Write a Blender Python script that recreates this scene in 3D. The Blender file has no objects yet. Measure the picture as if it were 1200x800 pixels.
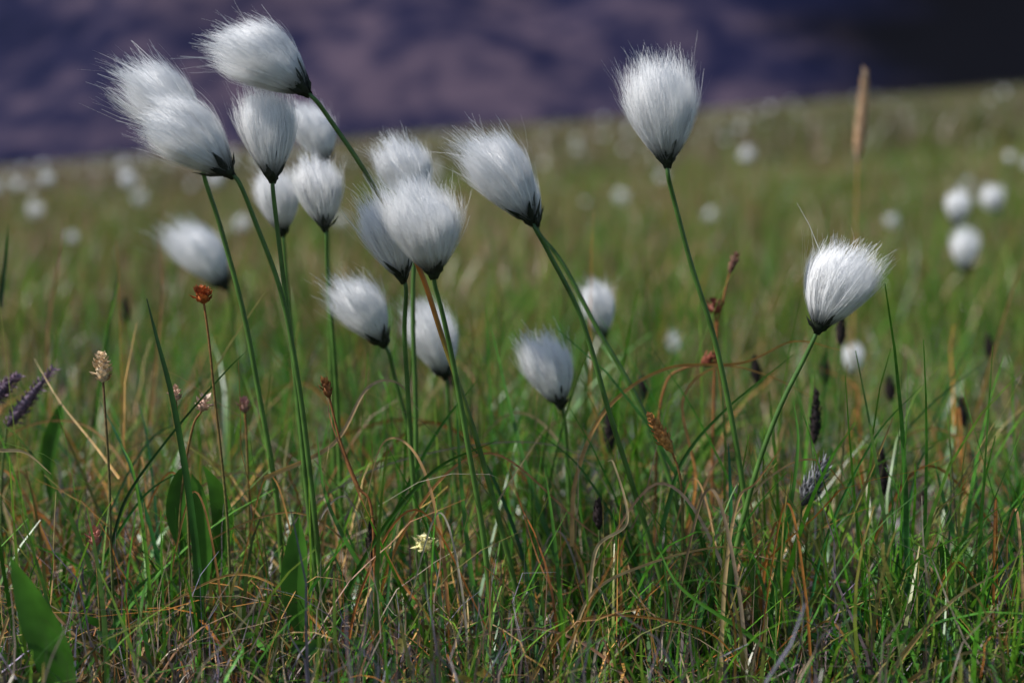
import bpy, math, random
import numpy as np
from mathutils import Vector
random.seed(7); rng=np.random.default_rng(7)
S=bpy.context.scene
COL=S.collection
CAMZ=0.234; PITCH=math.radians(7.5); F=1666.7

# ---------------------------------------------------------------- terrain
def sst(a,b,x):
    t=np.clip((x-a)/(b-a),0,1); return t*t*(3-2*t)
def ground(x,y):
    x=np.asarray(x,float); y=np.asarray(y,float)
    s=sst(0.8,9,y)
    z=(0.0205*y+0.079*x)*s
    z=z+0.006*np.sin(x*9+1.3)*np.sin(y*8+.5)+0.004*np.sin(x*23+y*17)
    z=z+0.05*sst(3,12,y)*np.sin(x*.9+1)*np.sin(y*.7)
    z=z+0.12*sst(15,40,y)*np.sin(x*.21+2)*np.sin(y*.17)
    return z
def P(u,v,d):
    a=(u-600)/F; b=(400-v)/F
    D=np.array([a, math.cos(PITCH)+b*math.sin(PITCH), -math.sin(PITCH)+b*math.cos(PITCH)])
    return D*(d/D[1])+np.array([0,0,CAMZ])

# ---------------------------------------------------------------- materials
def mat(name):
    m=bpy.data.materials.new(name); m.use_nodes=True
    nt=m.node_tree; nt.nodes.clear()
    return m,nt,nt.nodes,nt.links
def blade_mat(name,trans=.35,rough=.45,spec=.5,noise=.35,nscale=180):
    m,nt,N,L=mat(name)
    out=N.new('ShaderNodeOutputMaterial'); mix=N.new('ShaderNodeMixShader'); mix.inputs[0].default_value=trans
    p=N.new('ShaderNodeBsdfPrincipled'); p.inputs['Roughness'].default_value=rough
    p.inputs['Specular IOR Level'].default_value=spec
    t=N.new('ShaderNodeBsdfTranslucent'); a=N.new('ShaderNodeAttribute'); a.attribute_name='Col'
    tc=N.new('ShaderNodeNewGeometry'); nz=N.new('ShaderNodeTexNoise'); nz.inputs['Scale'].default_value=nscale
    nz.inputs['Detail'].default_value=2
    L.new(tc.outputs['Position'],nz.inputs['Vector'])
    mr=N.new('ShaderNodeMapRange'); mr.inputs[1].default_value=.3; mr.inputs[2].default_value=.7
    mr.inputs[3].default_value=1-noise; mr.inputs[4].default_value=1+noise
    L.new(nz.outputs[0],mr.inputs[0])
    vm=N.new('ShaderNodeVectorMath'); vm.operation='SCALE'
    L.new(a.outputs['Color'],vm.inputs[0]); L.new(mr.outputs[0],vm.inputs['Scale'])
    L.new(vm.outputs[0],p.inputs['Base Color']); L.new(vm.outputs[0],t.inputs['Color'])
    L.new(p.outputs[0],mix.inputs[1]); L.new(t.outputs[0],mix.inputs[2]); L.new(mix.outputs[0],out.inputs[0])
    return m
M_blade=blade_mat('grass_blade',.4,.34,.6)
M_dry=blade_mat('dry_blade',.2,.4,.6)
M_stem=blade_mat('stem_green',.05,.4,.5,.3,120)
M_part=blade_mat('plant_part',.15,.6,.3,.4,700)
M_leaf=blade_mat('broad_leaf',.3,.4,.5,.3,90)
def cotton_mat():
    m,nt,N,L=mat('cotton_bristle')
    out=N.new('ShaderNodeOutputMaterial'); mix=N.new('ShaderNodeMixShader'); mix.inputs[0].default_value=.28
    d=N.new('ShaderNodeBsdfDiffuse'); t=N.new('ShaderNodeBsdfTranslucent')
    a=N.new('ShaderNodeAttribute'); a.attribute_name='Col'
    L.new(a.outputs['Color'],d.inputs[0]); L.new(a.outputs['Color'],t.inputs[0])
    L.new(d.outputs[0],mix.inputs[1]); L.new(t.outputs[0],mix.inputs[2])
    L.new(mix.outputs[0],out.inputs[0]); return m
M_cot=cotton_mat()

# ---------------------------------------------------------------- mesh helpers
def make_mesh(name,V,Fq,C,mt,parent=None,smooth=False):
    V=np.asarray(V,np.float32); me=bpy.data.meshes.new(name)
    Fq=np.asarray(Fq,np.int32); k=Fq.shape[1]; n=len(Fq)
    me.vertices.add(len(V)); me.vertices.foreach_set('co',V.ravel())
    me.loops.add(n*k); me.loops.foreach_set('vertex_index',Fq.ravel())
    me.polygons.add(n); me.polygons.foreach_set('loop_start',np.arange(0,n*k,k,dtype=np.int32))
    me.polygons.foreach_set('loop_total',np.full(n,k,np.int32))
    me.update(calc_edges=True)
    if C is not None:
        at=me.color_attributes.new('Col','FLOAT_COLOR','POINT')
        C=np.asarray(C,np.float32)
        if C.ndim==1: C=np.tile(C,(len(V),1))
        C=np.hstack([C[:,:3],np.ones((len(V),1),np.float32)]).astype(np.float32)
        at.data.foreach_set('color',C.ravel())
    me.materials.append(mt)
    if smooth: me.polygons.foreach_set('use_smooth',np.ones(n,bool))
    o=bpy.data.objects.new(name,me); COL.objects.link(o)
    if parent is not None:
        o.parent=parent; o.location=-parent.location
    return o
def empty(name,loc):
    e=bpy.data.objects.new(name,None); e.empty_display_size=.02; e.location=loc; COL.objects.link(e); return e
def catmull(pts,n=8):
    p=np.array(pts,float); p=np.vstack([2*p[0]-p[1],p,2*p[-1]-p[-2]]); out=[]
    for i in range(1,len(p)-2):
        for t in np.linspace(0,1,n,endpoint=False):
            a,b,c,d=p[i-1],p[i],p[i+1],p[i+2]
            out.append(.5*((2*b)+(-a+c)*t+(2*a-5*b+4*c-d)*t*t+(-a+3*b-3*c+d)*t**3))
    out.append(p[-2]); return np.array(out)
def tube(path,r0,r1,c0,c1,sides=8):
    n=len(path); T=np.gradient(path,axis=0); T/=np.linalg.norm(T,axis=1)[:,None]
    up=np.array([0,1.,0]); A=np.cross(T,up); A/=np.linalg.norm(A,axis=1)[:,None]; B=np.cross(T,A)
    t=np.linspace(0,1,n); r=(r0+(r1-r0)*t)[:,None,None]
    ph=np.linspace(0,2*np.pi,sides,endpoint=False)
    V=path[:,None,:]+r*(A[:,None,:]*np.cos(ph)[None,:,None]+B[:,None,:]*np.sin(ph)[None,:,None])
    V=V.reshape(-1,3); Fq=[]
    for i in range(n-1):
        for j in range(sides):
            k=(j+1)%sides; Fq.append((i*sides+j,i*sides+k,(i+1)*sides+k,(i+1)*sides+j))
    c0=np.array(c0);c1=np.array(c1)
    C=np.repeat(c0+(c1-c0)*t[:,None],sides,axis=0)
    return V,np.array(Fq),C
def merge(parts):
    Vs,Fs,Cs=[],[],[];o=0
    for V,Fq,C in parts:
        Vs.append(V);Fs.append(Fq+o);Cs.append(C);o+=len(V)
    return np.vstack(Vs),np.vstack(Fs),np.vstack(Cs)
def scales(base,axis,L,prof,n,slen,swid,c0,c1,open_=.35,sd=0,asc=1.0):
    """spiral of pointed boat-shaped scales round an axis"""
    r=np.random.default_rng(sd); q=Vector(axis).to_track_quat('Z','Y').to_matrix(); q=np.array(q)
    V=[];Fq=[];C=[]
    for i in range(n):
        h=(i+.5)/n; ph=i*2.39996+r.normal(0,.15); R=prof(h)
        rad=np.array([math.cos(ph),math.sin(ph),0]); tan=np.array([-math.sin(ph),math.cos(ph),0]); z=np.array([0,0,1.])
        o=open_*(1+r.normal(0,.25))
        d=z*math.cos(o)*asc+rad*math.sin(o); l=slen*(1+r.normal(0,.2)); w=swid
        b=rad*R*.6+z*h*L
        nn=rad*math.cos(o)-z*math.sin(o)
        pts=[b-tan*w*.3,b+tan*w*.3,b+d*l*.5-tan*w*.5,b+d*l*.5+nn*w*.35,b+d*l*.5+tan*w*.5,b+d*l]
        k=len(V); V+= [q@p_+base for p_ in pts]
        Fq+=[(k,k+3,k+2),(k,k+1,k+3),(k+1,k+4,k+3),(k+2,k+3,k+5),(k+3,k+4,k+5)]
        cc=np.array(c0)+(np.array(c1)-np.array(c0))*r.random()
        C+=[cc*.8]*2+[cc]*3+[cc*1.15]
    return np.array(V),np.array(Fq),np.array(C)
def tri(q):
    return np.vstack([q[:,[0,1,2]],q[:,[0,2,3]]])

# ---------------------------------------------------------------- cotton heads
def head_strands(n,L,W,seed,sweep=(0,0,0),pts=7,ncl=110):
    r=np.random.default_rng(seed)
    s=r.random(n)**.42; ph=r.random(n)*2*np.pi
    cph=r.random(ncl)*2*np.pi; cs=np.sqrt(r.random(ncl))
    X=s*np.cos(ph);Y=s*np.sin(ph); CX=cs*np.cos(cph);CY=cs*np.sin(cph)
    d2=(X[:,None]-CX)**2+(Y[:,None]-CY)**2; ci=d2.argmin(1); cl=r.random(n)*.9
    ue=.62+.33*np.sqrt(np.clip(1-(s*.94)**2,0,1)); ue*=1-.55*r.random(n)**1.5
    ue*=1+r.normal(0,.06,n)+ (r.normal(0,.10,ncl))[ci]
    fly=r.random(n)<.14
    ue=np.where(fly,ue*1.06,ue)
    t=np.linspace(0,1,pts)[None,:]; u=ue[:,None]*t
    clu=cl[:,None]*t**1.5
    X=X[:,None]+(CX[ci]-X)[:,None]*clu; Y=Y[:,None]+(CY[ci]-Y)[:,None]*clu
    wid=np.sin(np.pi/2*np.clip(u/.70,0,1))**.78
    close=1-.20*np.clip((u-.6)/.4,0,2)**1.5
    rad=wid*close*.48
    dj=r.normal(0,.085,(ncl,2))
    j=r.normal(0,.06,(n,2)); j=np.where(fly[:,None],j*3.0,j)+dj[ci]
    k=r.normal(0,1,(n,2))*.022; f=r.random((n,1))*6
    x=X*rad+j[:,:1]*u**2+k[:,:1]*np.sin(u*7+f)*u*1.5; y=Y*rad+j[:,1:]*u**2+k[:,1:]*np.cos(u*6+f)*u*1.5
    Pp=np.stack([x*W,y*W,u*L],-1)
    Pp+=np.array(sweep)[None,None,:]*(u**2.2)[:,:,None]*L
    Pp[:,:,:2]+=r.normal(0,.0006,(n,1,2))
    return Pp
def ribbons(Pp,L,w0,w1,seed,white=.98):
    r=np.random.default_rng(seed+99); n,k,_=Pp.shape
    T=np.gradient(Pp,axis=1); T/=np.linalg.norm(T,axis=2)[:,:,None]+1e-9
    R=Pp-np.array([0,0,.45*L]); R/=np.linalg.norm(R,axis=2)[:,:,None]+1e-9
    sd=np.cross(T,R); sd/=np.linalg.norm(sd,axis=2)[:,:,None]+1e-9
    nn=np.cross(sd,T); tw=r.normal(0,.28,(n,1,1))
    sd=sd*np.cos(tw)+nn*np.sin(tw)
    w=(np.linspace(w0,w1,k)[None,:]*np.exp(r.normal(0,.3,(n,1))))[:,:,None]*.5
    V=np.stack([Pp-sd*w,Pp+sd*w],2).reshape(-1,3)
    b=(np.arange(n)*k*2)[:,None]; kk=(np.arange(k-1)*2)[None,:]
    q=np.stack([b+kk,b+kk+1,b+kk+3,b+kk+2],-1).reshape(-1,4)
    h=Pp[:,:,2]/L; f=sst(.03,.22,h)[:,:,None]
    C=np.array([.11,.125,.12])*(1-f)+np.array([white,white,white])*f
    C=np.repeat(C,2,axis=1).reshape(-1,3)
    return V,q,C
def core_mesh(L,W,f=.6):
    V=[];C=[];nu,nv=14,20
    for i in range(nu+1):
        u=.04+.76*i/nu; R=.5*f*math.sin(math.pi/2*min(1,u/.68))**.76*(1-max(0,(u-.46)/.34)**2.2*.97)
        for j in range(nv):
            a=j/nv*2*math.pi; V.append((R*W*math.cos(a),R*W*math.sin(a),u*L)); ff=float(sst(.04,.26,u)); C.append([.1+.89*ff]*3)
    Fq=[(i*nv+j,i*nv+(j+1)%nv,(i+1)*nv+(j+1)%nv,(i+1)*nv+j) for i in range(nu) for j in range(nv)]
    return np.array(V),np.array(Fq),np.array(C)
def bracts(L,W,seed):
    prof=lambda h:.0014
    a=scales(np.array([0,0,-.0015]),(0,0,1),.003,prof,26,.25*L,.11*W,(.018,.024,.018),(.05,.055,.05),.60,seed)
    b=scales(np.array([0,0,-.003]),(0,0,1),.004,prof,14,.19*L,.14*W,(.012,.018,.01),(.03,.04,.02),.40,seed+5)
    return merge([a,b])

GREEN=(.06,.14,.03); GREEN2=(.10,.21,.035)
def cotton_plant(base,tip,W,stem,d,droot=None,nh=6000,seed=0,sweep=(0,0,0),yt=0,c0=GREEN,c1=GREEN2,rs=.00115):
    droot=d if droot is None else droot
    B=P(*base,d); T=P(*tip,d); T=B+(T-B)*.98; sc=d/F; T[1]+=yt
    ax=T-B; L=np.linalg.norm(ax); ax/=L; Wm=W*sc
    n=len(stem); pts=[B-ax*.001, B-ax*.006]
    for i,(u,v) in enumerate(stem):
        pts.append(P(u,v,d+(droot-d)*(i+1)/n))
    last=pts[-1]; g=float(ground(last[0],last[1]))-.01
    if last[2]>g:
        dr=pts[-1]-pts[-2]; dr=dr/abs(dr[2])*(last[2]-g); dr[:2]=np.clip(dr[:2],-.03,.03); pts.append(last+dr)
    path=catmull(pts,8); root=pts[-1]
    e=empty('cottongrass',Vector(root))
    V,Fq,C=tube(path,rs*.75,rs*1.2,c0,c1)
    if seed==1:   # this stalk has a rusty, dried section
        k=np.exp(-((np.arange(len(path))/len(path)-.47)/.09)**2); k=np.repeat(k,8)[:,None]
        C=C*(1-k)+np.array([.5,.17,.03])*k
    make_mesh('stem',V,Fq,C,M_stem,e,True)
    q=Vector(ax).to_track_quat('Z','Y')
    sw=q.inverted()@(Vector(sweep)*1.6)
    kd=max(1,(6500/nh)**.5)
    V,Fq,C=merge([ribbons(head_strands(nh,L,Wm,seed,tuple(sw)),L,.00023*kd,.00007*kd,seed),core_mesh(L,Wm,.72)])
    V2,F2,C2=bracts(L,Wm,seed)
    for nm,a,b,c,mt in (('cotton_bristles',V,Fq,C,M_cot),('bract_scales',V2,F2,C2,M_part)):
        o=make_mesh(nm,a,b,c,mt,None,nm=='cotton_bristles'); o.parent=e
        o.rotation_mode='QUATERNION'; o.rotation_quaternion=q; o.location=Vector(B)-Vector(root)
    return e

lw=(-.12,0,-.05)
cotton_plant((358,107),(262,20),84,[(385,138),(430,205),(487,305),(520,400),(560,520),(600,670),(626,795)],.60,.63,8000,1,(-.04,0,-.10))
cotton_plant((269,203),(177,108),84,[(300,262),(330,345),(350,450),(365,570),(376,680),(385,780)],.60,.62,8000,2,(-.04,0,-.08))
cotton_plant((236,168),(151,62),78,[(238,200),(258,265),(285,365),(305,470),(325,590),(334,740)],.625,.64,6500,3,(-.05,0,-.06))
cotton_plant((319,208),(312,98),70,[(324,260),(335,350),(347,450),(358,560),(372,700),(380,800)],.61,.62,6500,4,(-.04,0,0))
cotton_plant((381,190),(362,114),52,[(382,230),(385,330),(388,430),(392,560)],.73,.75,3500,5,lw)
cotton_plant((381,266),(370,180),60,[(384,320),(389,380),(395,470),(400,590)],.68,.70,4500,6,(-.05,0,0))
cotton_plant((331,272),(322,193),54,[(336,330),(345,420),(352,520),(360,620)],.72,.73,3500,7,(-.05,0,0))
cotton_plant((264,336),(213,254),62,[(275,390),(285,470),(292,560)],.88,.9,3000,8,lw)
cotton_plant((492,238),(464,160),66,[(486,300),(484,380),(487,470),(488,620),(490,760)],.67,.67,4500,9,(-.08,0,0))
cotton_plant((508,320),(494,202),96,[(518,365),(532,430),(548,520),(568,640),(582,790)],.59,.61,9000,10,(-.10,0,-.03),yt=-.006)
cotton_plant((472,326),(446,224),66,[(474,390),(478,460),(484,560),(500,720)],.625,.64,6000,11,(-.08,0,-.03))
cotton_plant((622,258),(562,146),76,[(645,300),(682,375),(716,490),(745,580),(775,680),(800,780)],.60,.63,8000,12,(-.06,0,-.06))
cotton_plant((449,402),(402,318),64,[(462,440),(480,510),(498,600),(515,700)],.68,.69,4500,13,(-.06,0,-.04))
cotton_plant((521,440),(500,351),64,[(527,500),(535,580),(545,660)],.72,.73,4500,14,(-.08,0,0))
cotton_plant((657,474),(633,389),62,[(664,530),(668,600),(672,680)],.69,.7,4500,15,(-.06,0,0))
cotton_plant((706,394),(699,328),42,[(718,420),(740,460),(770,540),(792,600),(800,680)],.80,.74,3500,16,(-.05,0,0))
cotton_plant((782,190),(773,66),88,[(790,235),(810,310),(838,400),(860,505),(876,610),(886,720)],.60,.62,9000,17,(-.03,0,0))
cotton_plant((959,384),(1003,277),88,[(940,425),(915,475),(890,540),(868,620),(852,700),(848,790)],.60,.61,8500,18,(.02,0,-.06))
cotton_plant((628,262),(600,190),44,[(660,310),(700,385),(738,450),(770,520),(795,600),(812,720)],.66,.66,2500,19,(-.08,0,0))
cotton_plant((1131,318),(1130,264),36,[(1134,370),(1138,430)],1.35,1.37,1500,20)
cotton_plant((1121,264),(1124,220),32,[(1126,330),(1133,410)],1.5,1.52,1500,21)
cotton_plant((1001,440),(1000,400),26,[(1003,470),(1005,520)],1.05,1.07,1200,22)
cotton_plant((793,420),(790,388),20,[(795,470),(797,520)],1.25,1.27,1200,23)

# ---------------------------------------------------------------- far cottongrass (instanced)
e=empty('distant_cottongrass_field',(0,0,0))
Lh,Wh=.040,.036
protos=[]
for k in range(4):
    a=merge([ribbons(head_strands(600,Lh,Wh,50+k,(-.1,0,0),5,30),Lh,.0008,.0004,k),core_mesh(Lh,Wh,.55)])
    o=make_mesh('far_head',*a,M_cot); protos.append(o.data); bpy.data.objects.remove(o)
ys=[];xs=[]
while len(xs)<430:
    y=math.exp(rng.uniform(math.log(1.9),math.log(60))); x=rng.uniform(-.5,.5)*y*1.1
    if y<5 and rng.random()<.76: continue
    if y<3.2 and -.15<x/y<.26: continue
    if math.sin(x*.8+y*.35)+math.sin(y*.9-x*.3)<-.5: continue   # grows in loose drifts
    xs.append(x);ys.append(y)
par=[]
for i,(x,y) in enumerate(zip(xs,ys)):
    g=float(ground(x,y)); h=rng.uniform(.06,.20); lx=rng.uniform(-.05,.02)
    top=np.array([x+lx,y,g+h]); path=catmull([(x,y,g-.01),(x+lx*.3,y,g+h*.55),top],4)
    par.append(tube(path,.0016,.001,GREEN2,GREEN,4))
    q=Vector((lx*3,rng.normal(0,.04),h)).to_track_quat('Z','Y'); s=rng.uniform(.5,1.15)
    o=bpy.data.objects.new('far_head',protos[i%4]); COL.objects.link(o); o.parent=e; o.location=top
    o.rotation_mode='QUATERNION'; o.rotation_quaternion=q; o.scale=(s,s,s)
V,Fq,C=merge(par); make_mesh('far_stems',V,Fq,C,M_stem,e)

# ---------------------------------------------------------------- grass
def blades(N,root,h,phi,th0,kap,tw,w,c0,c1,seg=6,wig=None):
    t=np.linspace(0,1,seg+1); ds=h[:,None]/seg
    tm=(t[:-1]+t[1:])/2
    th=th0[:,None]+kap[:,None]*tm[None]**1.3
    ph=phi[:,None]+tw[:,None]*tm[None]
    if wig is not None:
        r_=np.random.default_rng(1); th=th+r_.normal(0,1,th.shape)*wig; ph=ph+r_.normal(0,1,th.shape)*wig*1.3
    d=np.stack([np.sin(th)*np.cos(ph),np.sin(th)*np.sin(ph),np.cos(th)],-1)*ds[:,:,None]
    pos=np.concatenate([np.zeros((N,1,3)),np.cumsum(d,1)],1)+root[:,None,:]
    gz=ground(pos[:,:,0],pos[:,:,1])+.001
    pos[:,:,2]=np.maximum(pos[:,:,2],np.where(t[None]>.15,gz,-9))
    a=phi+np.pi/2+rng.normal(0,.7,N)
    side=np.stack([np.cos(a),np.sin(a),np.zeros(N)],-1)[:,None,:]
    ww=(w[:,None]*(np.clip(1-t[None],.04,1)**.55)*(.7+.3*np.minimum(1,t[None]*5)))[:,:,None]*.5
    V=np.stack([pos-side*ww,pos+side*ww],2).reshape(-1,3)
    b=(np.arange(N)*(seg+1)*2)[:,None]; k=(np.arange(seg)*2)[None,:]
    q=np.stack([b+k,b+k+1,b+k+3,b+k+2],-1).reshape(-1,4)
    C=c0[:,None,:]+(c1-c0)[:,None,:]*t[None,:,None]
    C=np.repeat(C,2,axis=1).reshape(-1,3)
    return V,q,C
def pick(cols,N,jit=.28):
    cols=np.array(cols); c=cols[rng.integers(0,len(cols),N)]; return np.clip(c*(1+rng.normal(0,jit,(N,1)))*(1+rng.normal(0,.06,(N,3))),.004,1)
def roots(N,y0,y1,clump=0,power=1,margin=.25,half=.42,csd=.02):
    n=clump if clump else N
    y=np.exp(rng.uniform(np.log(y0),np.log(y1),n)) if power==1 else rng.uniform(y0,y1,n)
    x=rng.uniform(-1,1,n)*(half*y+margin)
    if clump:
        i=rng.integers(0,n,N); sc=csd*(1+y[i]*.15)
        x=x[i]+rng.normal(0,1,N)*sc; y=y[i]+rng.normal(0,1,N)*sc
    y=np.maximum(y,.02)
    return x,y
def rootarr(x,y): return np.stack([x,y,ground(x,y)-.003],-1)
GR=[(.04,.18,.010),(.065,.23,.012),(.10,.27,.016),(.018,.09,.022),(.02,.12,.05)]
GRt=[(.10,.28,.015),(.17,.30,.03),(.06,.21,.02),(.30,.25,.07)]
GM=[(.09,.17,.018),(.13,.20,.025),(.17,.19,.04),(.06,.14,.025)]
DR=[(.50,.29,.09),(.58,.42,.20),(.36,.13,.03),(.38,.31,.24),(.50,.19,.035)]
DM=[(.31,.18,.08),(.34,.24,.12),(.28,.12,.06),(.24,.16,.12)]
DRl=[(.16,.12,.13),(.26,.20,.14),(.10,.06,.04),(.06,.04,.03),(.22,.20,.27)]
def g_layer(name,N,y0,y1,hm,hs,wm,cols0,cols1,mt,clump=0,kap=(.4,.5),th=.22,seg=6,wig=None,tw=.5,keep=None,margin=.25,csd=.02,nearcut=True,power=1):
    x,y=roots(N,y0,y1,clump,power,margin,csd=csd)
    if keep is not None:
        m=keep(x,y); x=x[m];y=y[m]
    N=len(x)
    h=np.abs(rng.normal(hm,hs,N))+hm*.2
    if nearcut: h*=.35+.65*sst(.48,.64,y)
    return blades(N,rootarr(x,y),h,rng.random(N)*2*np.pi,np.abs(rng.normal(0,th,N)),rng.normal(kap[0],kap[1],N),rng.normal(0,tw,N),
        wm*(.45+1.1*rng.random(N)),pick(cols0,N),pick(cols1,N),seg,wig)
def patch(x,y):
    return np.clip(.45+.25*np.sin(x*7+y*5)+.2*np.sin(y*11-x*3)-x/(y+.3)*.7,0,1)
green_keep=lambda x,y: rng.random(len(x))> .75*patch(x,y)
dry_keep=lambda x,y: rng.random(len(x))< .2+.8*patch(x,y)

A=[g_layer('g',26000,.42,1.7,.052,.03,.0020,GR,GRt,M_blade,450,keep=green_keep,kap=(.7,.8),th=.35),
   g_layer('g',3600,.5,1.5,.10,.035,.0022,GR,GRt,M_blade,450,keep=green_keep,kap=(.6,.7),th=.35)]
V,q,C=merge(A); make_mesh('meadow_grass',V,q,C,M_blade)
A=[g_layer('d',12500,.42,1.7,.048,.03,.0012,DR,DR,M_dry,450,keep=dry_keep,kap=(1.0,1.1),th=.5,seg=8,wig=.14,tw=1.4),
   g_layer('d',2400,.5,1.5,.09,.04,.0014,DR,DR,M_dry,0,keep=dry_keep,kap=(1.6,1.3),th=.5,seg=10,wig=.12,tw=1.4)]
V,q,C=merge(A); make_mesh('dry_grass',V,q,C,M_dry)
A=[g_layer('l',17000,.35,1.7,.05,.02,.0012,DRl,DRl,M_dry,0,kap=(.3,1.2),th=1.1,seg=6,wig=.25,tw=1.5,nearcut=False)]
V,q,C=merge(A); make_mesh('grass_litter',V,q,C,M_dry)
A=[g_layer('n',9000,.03,.5,.03,.01,.0018,GR,GRt,M_blade,0,nearcut=False,margin=.8,seg=3),
   g_layer('m',48000,1.5,7,.065,.03,.0036,GM,GRt,M_blade,1800,keep=green_keep,seg=4,nearcut=False,csd=.03)]
V,q,C=merge(A); make_mesh('meadow_grass',V,q,C,M_blade)
A=[g_layer('m',36000,1.5,7,.065,.04,.0032,DM,DM,M_dry,1500,keep=dry_keep,seg=4,nearcut=False,kap=(.7,.7),csd=.03)]
V,q,C=merge(A); make_mesh('dry_grass',V,q,C,M_dry)
FG=[(.13,.17,.04),(.16,.18,.055),(.12,.13,.045)]; FD=[(.28,.18,.13),(.25,.16,.16),(.30,.22,.12)]
A=[g_layer('f',40000,6.5,75,.10,.04,.018,FG,FG,M_blade,0,seg=2,nearcut=False,keep=green_keep),
   g_layer('f',40000,6.5,75,.10,.05,.014,FD,FD,M_blade,0,seg=2,nearcut=False,keep=dry_keep)]
V,q,C=merge(A); make_mesh('distant_meadow_grass',V,q,C,M_blade)

# ---------------------------------------------------------------- single blades (strips with a fold)
def strip(pts,w,c0,c1,n=10,prof=None,fold=.3):
    path=catmull(pts,n); k=len(path); t=np.linspace(0,1,k)
    T=np.gradient(path,axis=0); T/=np.linalg.norm(T,axis=1)[:,None]
    A=np.cross(T,np.array([0,1.,.15])); A/=np.linalg.norm(A,axis=1)[:,None]; Bn=np.cross(T,A)
    wd=(w*.5*(prof(t) if prof else np.clip(1-t,.03,1)**.6))[:,None]
    V=np.stack([path-A*wd+Bn*wd*fold,path,path+A*wd+Bn*wd*fold],1).reshape(-1,3)
    Fq=[]
    for i in range(k-1):
        for j in range(2): Fq.append((i*3+j,i*3+j+1,(i+1)*3+j+1,(i+1)*3+j))
    C=np.array(c0)+(np.array(c1)-np.array(c0))*t[:,None]; C=np.repeat(C,3,axis=0)
    return V,np.array(Fq),C
def blade_px(pp,d0,d1,w,c0,c1,**k):
    n=len(pp); return strip([P(u,v,d0+(d1-d0)*i/(n-1)) for i,(u,v) in enumerate(pp)],w,c0,c1,**k)
G1=(.035,.14,.012);G2=(.09,.25,.025);DG=(.02,.05,.02);B1=(.5,.29,.09);B2=(.62,.46,.24);OR=(.55,.22,.04)
tall=[]
tall.append(blade_px([(240,800),(234,690),(222,580),(203,470),(185,400),(172,350)],.6,.6,.0042,G1,DG))
tall.append(blade_px([(130,640),(150,580),(200,510),(260,440),(290,410)],.62,.62,.0016,DG,G1))
tall.append(blade_px([(775,620),(800,540),(850,480),(930,415)],.62,.64,.0022,G1,G2))
tall.append(blade_px([(890,800),(960,690),(1000,600),(1030,530),(1047,488)],.6,.62,.0024,G2,(.45,.25,.08)))
tall.append(blade_px([(900,800),(905,700),(925,600),(935,520),(930,470)],.61,.63,.003,G1,G2))
tall.append(blade_px([(700,790),(690,720),(740,650),(770,600)],.6,.62,.002,G1,G2))
tall.append(blade_px([(940,800),(880,745),(800,690),(770,640)],.56,.58,.0025,G1,G2))
tall.append(blade_px([(1060,830),(1110,770),(1150,740),(1215,690)],.56,.56,.003,G1,G2))
tall.append(blade_px([(1140,700),(1110,600),(1095,540)],.62,.65,.003,G1,G2))
tall.append(blade_px([(580,800),(555,690),(540,560),(535,470)],.61,.64,.003,G1,G2))
tall.append(blade_px([(655,660),(620,560),(596,470),(575,380)],.66,.7,.003,G1,G2))
tall.append(blade_px([(520,800),(440,690),(385,590),(370,500)],.6,.63,.003,G1,G2))
tall.append(blade_px([(0,360),(6,310),(10,262)],.75,.75,.003,DG,G1))
tall.append(blade_px([(110,500),(125,400),(140,312)],.8,.8,.003,DG,G1))
tall.append(blade_px([(120,760),(160,690),(230,640),(330,560)],.6,.66,.0022,G1,G2))
for i in range(55):
    u=rng.uniform(-20,1220); d=rng.uniform(.58,.85); v0=180+CAMZ*F/d; hh=rng.uniform(.05,.125)*F/d; l=rng.normal(10,60)
    c=pick(GR,2)
    tall.append(blade_px([(u,v0),(u+l*.3,v0-hh*.5),(u+l,v0-hh*.9),(u+l*1.7,v0-hh*rng.uniform(1.,1.2))],d,d+.02,.0024*rng.uniform(.6,1.2),c[0],c[1]))
V,q,C=merge(tall); make_mesh('tall_grass_blades',V,q,C,M_leaf)
dry=[]
dry.append(blade_px([(670,640),(675,560),(710,480),(780,432),(870,425),(930,400),(985,410)],.64,.68,.0022,B1,OR))
dry.append(blade_px([(800,640),(815,560),(800,470),(840,430),(900,440),(960,470)],.66,.7,.0018,OR,B1))
dry.append(blade_px([(1035,800),(1075,745),(1120,700),(1168,672)],.56,.56,.0026,B1,B2))
dry.append(blade_px([(1060,800),(1110,770),(1160,765),(1215,790)],.55,.55,.002,B1,B2))
dry.append(blade_px([(540,800),(500,720),(470,680),(430,600),(390,500),(384,465)],.6,.62,.0014,OR,(.3,.12,.06)))
dry.append(blade_px([(310,560),(390,520),(430,455),(465,448),(490,480)],.62,.66,.0022,B1,(.5,.4,.28)))
dry.append(blade_px([(0,527),(30,530),(60,555)],.62,.62,.0018,B2,B2))
dry.append(blade_px([(140,560),(110,520),(70,470),(40,420)],.64,.68,.0016,B1,B2))
dry.append(blade_px([(690,700),(700,640),(735,610),(720,545),(712,540)],.59,.59,.0018,B2,B2))
dry.append(blade_px([(660,800),(690,700),(760,660),(850,640),(900,655)],.58,.6,.0018,B2,B1))
dry.append(blade_px([(620,800),(660,740),(720,720),(830,740),(880,800)],.57,.57,.0018,B1,OR))
dry.append(blade_px([(480,700),(560,620),(600,560),(640,500)],.62,.66,.0012,B1,B2))
dry.append(blade_px([(1000,560),(1005,450),(990,380),(1000,340)],1.0,1.0,.0022,B1,B2))
dry.append(blade_px([(1120,560),(1150,460),(1180,360),(1205,290)],.85,.85,.0025,B1,B1))
dry.append(blade_px([(175,500),(185,400),(190,330),(183,262)],.8,.8,.0022,B1,(.3,.15,.08)))
dry.append(blade_px([(60,520),(55,400),(68,310),(75,255)],.85,.85,.0025,B1,(.35,.2,.12)))
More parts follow.
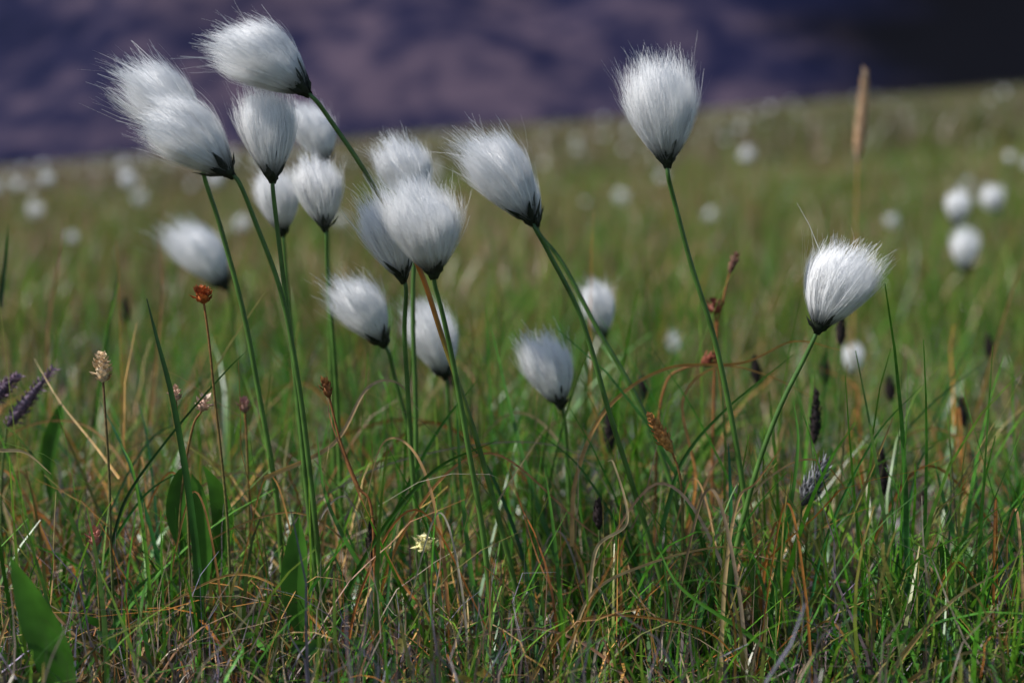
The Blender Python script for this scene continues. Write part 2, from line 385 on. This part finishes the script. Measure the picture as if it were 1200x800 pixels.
dry.append(blade_px([(830,640),(900,560),(960,540),(1010,600)],.62,.64,.0014,B2,OR))
for i in range(110):
    u=rng.uniform(-20,1220); d=rng.uniform(.56,.82); v0=180+CAMZ*F/d; hh=rng.uniform(.03,.11)*F/d; l=rng.normal(0,90)
    c=pick(DR,2)
    dry.append(blade_px([(u,v0),(u+l*.3,v0-hh*.6),(u+l,v0-hh*.95),(u+l*2,v0-hh*rng.uniform(.2,1.1)),(u+l*2.5+rng.normal(0,15),v0-hh*rng.uniform(.1,1.2))],d,d+.02,.0017*rng.uniform(.6,1.3),c[0],c[1]))
V,q,C=merge(dry); make_mesh('dry_grass_stalks',V,q,C,M_dry)

# ---------------------------------------------------------------- broad leaves
lp=lambda t:np.clip(np.sin(np.pi*(.04+.95*t)**.85),.05,1)
def leafplant(leaves,name='broad_leaf_herb'):
    parts=[blade_px(pp,d,d,w,(.045,.16,.015),(.08,.23,.02),prof=lp,fold=.35) for pp,d,w in leaves]
    V,q,C=merge(parts); make_mesh(name,V,q,C,M_leaf,None,True)
leafplant([([(84,850),(66,770),(38,705),(12,652)],.54,.0160)])
leafplant([([(215,650),(208,600),(214,560),(216,545)],.63,.010),([(250,680),(262,620),(255,575),(238,545)],.64,.010),([(232,720),(238,650),(232,580),(225,555)],.62,.009)])
leafplant([([(352,745),(345,690),(348,640),(350,606)],.58,.011)])
leafplant([([(60,590),(58,530),(68,490),(72,470)],.72,.008)])
leafplant([([(1105,720),(1112,690),(1105,650),(1098,630)],.62,.007),([(1180,640),(1190,590),(1197,560)],.68,.006)])
par=[]
for i in range(800):
    y=math.exp(rng.uniform(math.log(.5),math.log(1.2))); x=rng.uniform(-.45,.45)*y+rng.normal(0,.02); g=float(ground(x,y))
    a=rng.random()*6.28; l=rng.uniform(.006,.013); z=rng.uniform(.008,.034)
    p0=np.array([x,y,g+z]); dv=np.array([math.cos(a),math.sin(a),rng.uniform(-.1,.7)])*l
    c=pick([(.05,.16,.02),(.08,.24,.03),(.14,.12,.03),(.03,.1,.03)],1)[0]
    par.append(strip([p0,p0+dv*.5+np.array([0,0,.001]),p0+dv],l*.45,c,c*1.2,n=3,prof=lp,fold=.3))
V,q,C=merge(par); make_mesh('creeping_leaves',V,q,C,M_leaf)

# ---------------------------------------------------------------- small flower / seed heads
def spike_plant(name,base,tip,rad,stem,d,c0,c1,sc0,sc1,n=40,slen=.004,swid=.0025,open_=.5,rs=.0006,shape=.7,sd=0):
    B=P(*base,d);T=P(*tip,d);ax=T-B;L=np.linalg.norm(ax)
    R=rad*d/F; prof=lambda h:R*math.sin(math.pi*min(.98,max(.05,h**shape)))
    sc=scales(B,ax/L,L,prof,n,slen,swid,c0,c1,open_,sd)
    ring=[B+ax*h for h in np.linspace(0,.95,8)]; V0,F0,C0=tube(np.array(ring),1,1,c0,c0,8)
    cen=np.repeat(np.array(ring),8,axis=0); rr=np.repeat([max(.0002,prof(h)*.75) for h in np.linspace(0,1,8)],8)[:,None]
    V0=cen+(V0-cen)*rr; F0=tri(F0)
    pts=[B]+[P(u,v,d) for u,v in stem]; last=pts[-1]; g=float(ground(last[0],last[1]))-.005
    if last[2]>g: pts.append(np.array([last[0],last[1]+.002,g]))
    Vs,Fs,Cs=tube(catmull(pts,6),rs*.8,rs*1.2,sc0,sc1,6)
    V,q,C=merge([sc,(V0,F0,C0),(Vs,tri(Fs),Cs)])
    return make_mesh(name,V,q,C,M_part)
RS=(.3,.12,.04);GS=(.12,.18,.05)
spike_plant('dried_flower',(239,356),(237,338),9,[(245,400),(252,470),(262,560),(268,640)],.61,(.45,.13,.03),(.35,.08,.03),RS,GS,26,.0035,.0028,.8)
spike_plant('cream_flower',(121,448),(119,414),10,[(123,480),(128,560),(130,640)],.61,(.75,.6,.4),(.7,.5,.3),(.2,.1,.05),GS,34,.0032,.003,.9)
spike_plant('cream_flower',(206,470),(205,455),6,[(212,520),(220,600)],.62,(.6,.4,.3),(.5,.3,.2),RS,GS,18,.0025,.002,.9)
spike_plant('cream_flower',(236,482),(240,466),8,[(226,500),(215,560),(210,640)],.63,(.6,.4,.3),(.65,.5,.4),RS,GS,20,.003,.0025,.9)
spike_plant('cream_flower',(499,645),(497,628),12,[(502,700)],.61,(.8,.75,.35),(.7,.65,.4),GS,GS,26,.0035,.003,1.2)
spike_plant('dried_flower',(386,466),(381,447),6,[(400,520),(420,570),(437,610)],.61,(.25,.1,.04),(.4,.18,.06),RS,RS,20,.003,.0022,.4)
spike_plant('dried_flower',(838,368),(837,352),10,[(842,430),(850,520)],.72,(.25,.08,.05),(.2,.06,.05),RS,RS,22,.0035,.0028,.9)
spike_plant('dried_flower',(822,428),(835,418),8,[(800,432),(780,450),(770,520)],.7,(.2,.05,.03),(.25,.08,.04),RS,RS,22,.0035,.0028,.6)
spike_plant('dried_flower',(855,320),(862,300),5,[(848,350),(838,420)],.72,(.2,.1,.08),(.3,.15,.1),RS,RS,18,.003,.0022,.4)
spike_plant('dried_flower',(112,640),(110,622),8,[(116,700)],.59,(.5,.2,.15),(.4,.15,.1),RS,GS,18,.003,.0025,.6)
spike_plant('dried_flower',(287,484),(286,470),6,[(290,540)],.66,(.35,.2,.15),(.4,.2,.2),RS,GS,18,.003,.0025,.6)
spike_plant('seed_spike',(788,530),(762,488),9,[(797,560),(800,620)],.62,(.55,.28,.08),(.45,.2,.07),RS,GS,40,.0035,.0025,.4)
for b,t,r,st,d in [((954,520),(957,460),7,[(950,570),(948,640)],.68),((1036,580),(1033,530),8,[(1038,620)],.70),((716,532),(712,478),9,[(716,600)],.75),
                 ((702,620),(701,590),6,[(703,660)],.63),((888,450),(884,420),7,[(890,520)],.8),((968,450),(966,418),8,[(970,510)],.85),
                 ((1045,470),(1042,445),7,[(1046,540)],.85),((755,470),(752,442),7,[(757,540)],.85),((985,405),(986,372),6,[(983,460)],.75),
                 ((1130,500),(1126,470),6,[(1130,560)],.8),((1075,600),(1085,570),6,[(1070,650)],.8),((436,655),(436,612),8,[(438,700)],.62),
                 ((1160,420),(1158,395),6,[(1162,480)],.95),((530,455),(528,430),6,[(532,520)],.9),((148,380),(146,352),6,[(150,450)],.95)]:
    spike_plant('sedge_spike',b,t,r,st,d,(.025,.018,.02),(.05,.035,.035),GS,GS,46,.0035,.0022,.3)
e2=spike_plant('young_cottongrass',(940,592),(965,545),14,[(936,640),(930,720)],.63,(.06,.06,.065),(.4,.4,.43),GS,GS,130,.006,.0012,.45)
for b,t in [((8,500),(62,432)),((-10,470),(20,440))]:
    spike_plant('purple_flower_spike',b,t,9,[(b[0]-6,560),(b[0]-6,640)],.68,(.14,.10,.15),(.30,.2,.27),GS,GS,80,.0036,.002,.9,.0008,.6)
spike_plant('grass_plume',(1005,190),(1014,88),8,[(1003,260),(1000,360),(998,470)],1.05,(.6,.38,.22),(.6,.45,.3),B1,B1,130,.006,.0024,.35,.0007,.75)

# ---------------------------------------------------------------- ground sheet
def axis_(a,b,n,s):
    t=np.linspace(-1,1,n); v=np.sinh(t*s)/np.sinh(s); return np.where(v<0,v*abs(a),v*b)
gx=axis_(-260,260,220,7); gy=axis_(-150,260,220,7)
X,Y=np.meshgrid(gx,gy); Z=ground(X,Y); V=np.stack([X,Y,Z],-1).reshape(-1,3); n=len(gx)
ii,jj=np.meshgrid(np.arange(len(gy)-1),np.arange(n-1),indexing='ij'); b=(ii*n+jj).ravel()
q=np.stack([b,b+1,b+n+1,b+n],-1)
m,nt,N,L=mat('meadow_soil')
out=N.new('ShaderNodeOutputMaterial');p=N.new('ShaderNodeBsdfPrincipled');p.inputs['Roughness'].default_value=.95;p.inputs['Specular IOR Level'].default_value=.1
ge=N.new('ShaderNodeNewGeometry')
def noise(sc,det=5):
    z=N.new('ShaderNodeTexNoise'); z.inputs['Scale'].default_value=sc; z.inputs['Detail'].default_value=det; L.new(ge.outputs['Position'],z.inputs['Vector']); return z
def ramp(src,st):
    r=N.new('ShaderNodeValToRGB'); el=r.color_ramp.elements
    el[0].position=st[0][0];el[0].color=(*st[0][1],1);el[1].position=st[-1][0];el[1].color=(*st[-1][1],1)
    for pz,c in st[1:-1]:
        x=el.new(pz);x.color=(*c,1)
    L.new(src,r.inputs[0]);return r
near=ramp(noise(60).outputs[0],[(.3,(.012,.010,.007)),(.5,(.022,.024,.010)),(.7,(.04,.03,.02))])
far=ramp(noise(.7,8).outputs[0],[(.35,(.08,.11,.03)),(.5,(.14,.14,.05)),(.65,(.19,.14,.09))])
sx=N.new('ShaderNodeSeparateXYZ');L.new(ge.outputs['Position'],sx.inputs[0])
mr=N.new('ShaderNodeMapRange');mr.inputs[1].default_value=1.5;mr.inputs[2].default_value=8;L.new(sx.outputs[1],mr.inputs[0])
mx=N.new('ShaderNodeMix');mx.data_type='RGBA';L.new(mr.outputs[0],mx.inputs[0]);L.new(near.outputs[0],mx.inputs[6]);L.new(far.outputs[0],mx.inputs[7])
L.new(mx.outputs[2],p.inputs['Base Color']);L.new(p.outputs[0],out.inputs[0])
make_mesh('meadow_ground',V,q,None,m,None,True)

# ---------------------------------------------------------------- mountain
from mathutils import noise as mn
nx,ny=190,110
xs_=np.linspace(-260,260,nx); ys_=72+np.linspace(0,1,ny)**1.3*190
V=[]
for y in ys_:
    for x in xs_:
        t=y-72
        g=float(ground(x,y))
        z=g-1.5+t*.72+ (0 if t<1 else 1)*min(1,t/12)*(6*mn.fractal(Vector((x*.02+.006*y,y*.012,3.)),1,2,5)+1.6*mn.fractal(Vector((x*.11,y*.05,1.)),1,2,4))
        V.append((x,y,z))
ii,jj=np.meshgrid(np.arange(ny-1),np.arange(nx-1),indexing='ij'); b=(ii*nx+jj).ravel()
q=np.stack([b,b+1,b+nx+1,b+nx],-1)
m,nt,N,L=mat('scree_slope')
out=N.new('ShaderNodeOutputMaterial');p=N.new('ShaderNodeBsdfPrincipled');p.inputs['Roughness'].default_value=.95;p.inputs['Specular IOR Level'].default_value=.1
ge=N.new('ShaderNodeNewGeometry')
mp=N.new('ShaderNodeMapping'); mp.inputs['Rotation'].default_value=(0,math.radians(42),0); mp.inputs['Scale'].default_value=(.03,.015,.16)
L.new(ge.outputs['Position'],mp.inputs[0])
z1=N.new('ShaderNodeTexNoise');z1.inputs['Scale'].default_value=1;z1.inputs['Detail'].default_value=4;L.new(mp.outputs[0],z1.inputs['Vector'])
z2=noise(.42,6)
ad=N.new('ShaderNodeMath');ad.operation='MULTIPLY_ADD';ad.inputs[1].default_value=.45;L.new(z2.outputs[0],ad.inputs[0])
ml=N.new('ShaderNodeMath');ml.operation='MULTIPLY';ml.inputs[1].default_value=.55;L.new(z1.outputs[0],ml.inputs[0]);L.new(ml.outputs[0],ad.inputs[2])
rp=ramp(ad.outputs[0],[(.42,(.004,.006,.026)),(.49,(.009,.010,.036)),(.54,(.024,.021,.048)),(.62,(.075,.055,.082))])  # blue-purple cast of distance haze is mixed into these rock colours
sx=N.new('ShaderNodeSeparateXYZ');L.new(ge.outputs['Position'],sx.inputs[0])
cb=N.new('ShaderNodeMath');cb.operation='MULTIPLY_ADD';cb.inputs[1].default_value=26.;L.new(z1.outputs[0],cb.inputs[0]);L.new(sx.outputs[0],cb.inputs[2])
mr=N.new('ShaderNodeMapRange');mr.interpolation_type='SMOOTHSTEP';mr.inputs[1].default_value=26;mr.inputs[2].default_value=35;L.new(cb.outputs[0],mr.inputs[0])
mx=N.new('ShaderNodeMix');mx.data_type='RGBA';L.new(mr.outputs[0],mx.inputs[0]);L.new(rp.outputs[0],mx.inputs[6]);mx.inputs[7].default_value=(.0012,.0015,.004,1)  # near-black base colour paints the slope's shadow on the right
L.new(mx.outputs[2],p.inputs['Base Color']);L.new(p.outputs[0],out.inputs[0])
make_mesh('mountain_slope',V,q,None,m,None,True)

# ---------------------------------------------------------------- light, sky, camera
el=math.radians(50); az=math.radians(-104)
sv=Vector((math.sin(az)*math.cos(el),math.cos(az)*math.cos(el),math.sin(el)))
sun=bpy.data.lights.new('sun','SUN');sun.energy=5;sun.angle=math.radians(.5);sun.color=(1,.97,.93)
so=bpy.data.objects.new('sun',sun);COL.objects.link(so);so.rotation_euler=(-sv).to_track_quat('-Z','Y').to_euler();so.location=(0,0,5)
w=bpy.data.worlds.new('World');S.world=w;w.use_nodes=True;nt=w.node_tree
bg=nt.nodes['Background'];bg.inputs[1].default_value=.11
sk=nt.nodes.new('ShaderNodeTexSky');sk.sky_type='NISHITA';sk.sun_disc=False;sk.sun_elevation=el;sk.sun_rotation=az
nt.links.new(sk.outputs[0],bg.inputs[0])
cam=bpy.data.cameras.new('camera');co=bpy.data.objects.new('camera',cam);COL.objects.link(co)
co.location=(0,0,CAMZ);co.rotation_euler=(math.pi/2-PITCH,0,0);cam.lens=50;cam.sensor_width=36;cam.clip_start=.01;cam.clip_end=2000
cam.dof.use_dof=True;cam.dof.focus_distance=.612;cam.dof.aperture_fstop=5.0
S.camera=co
S.view_settings.view_transform='Standard';S.view_settings.look='None';S.view_settings.exposure=0
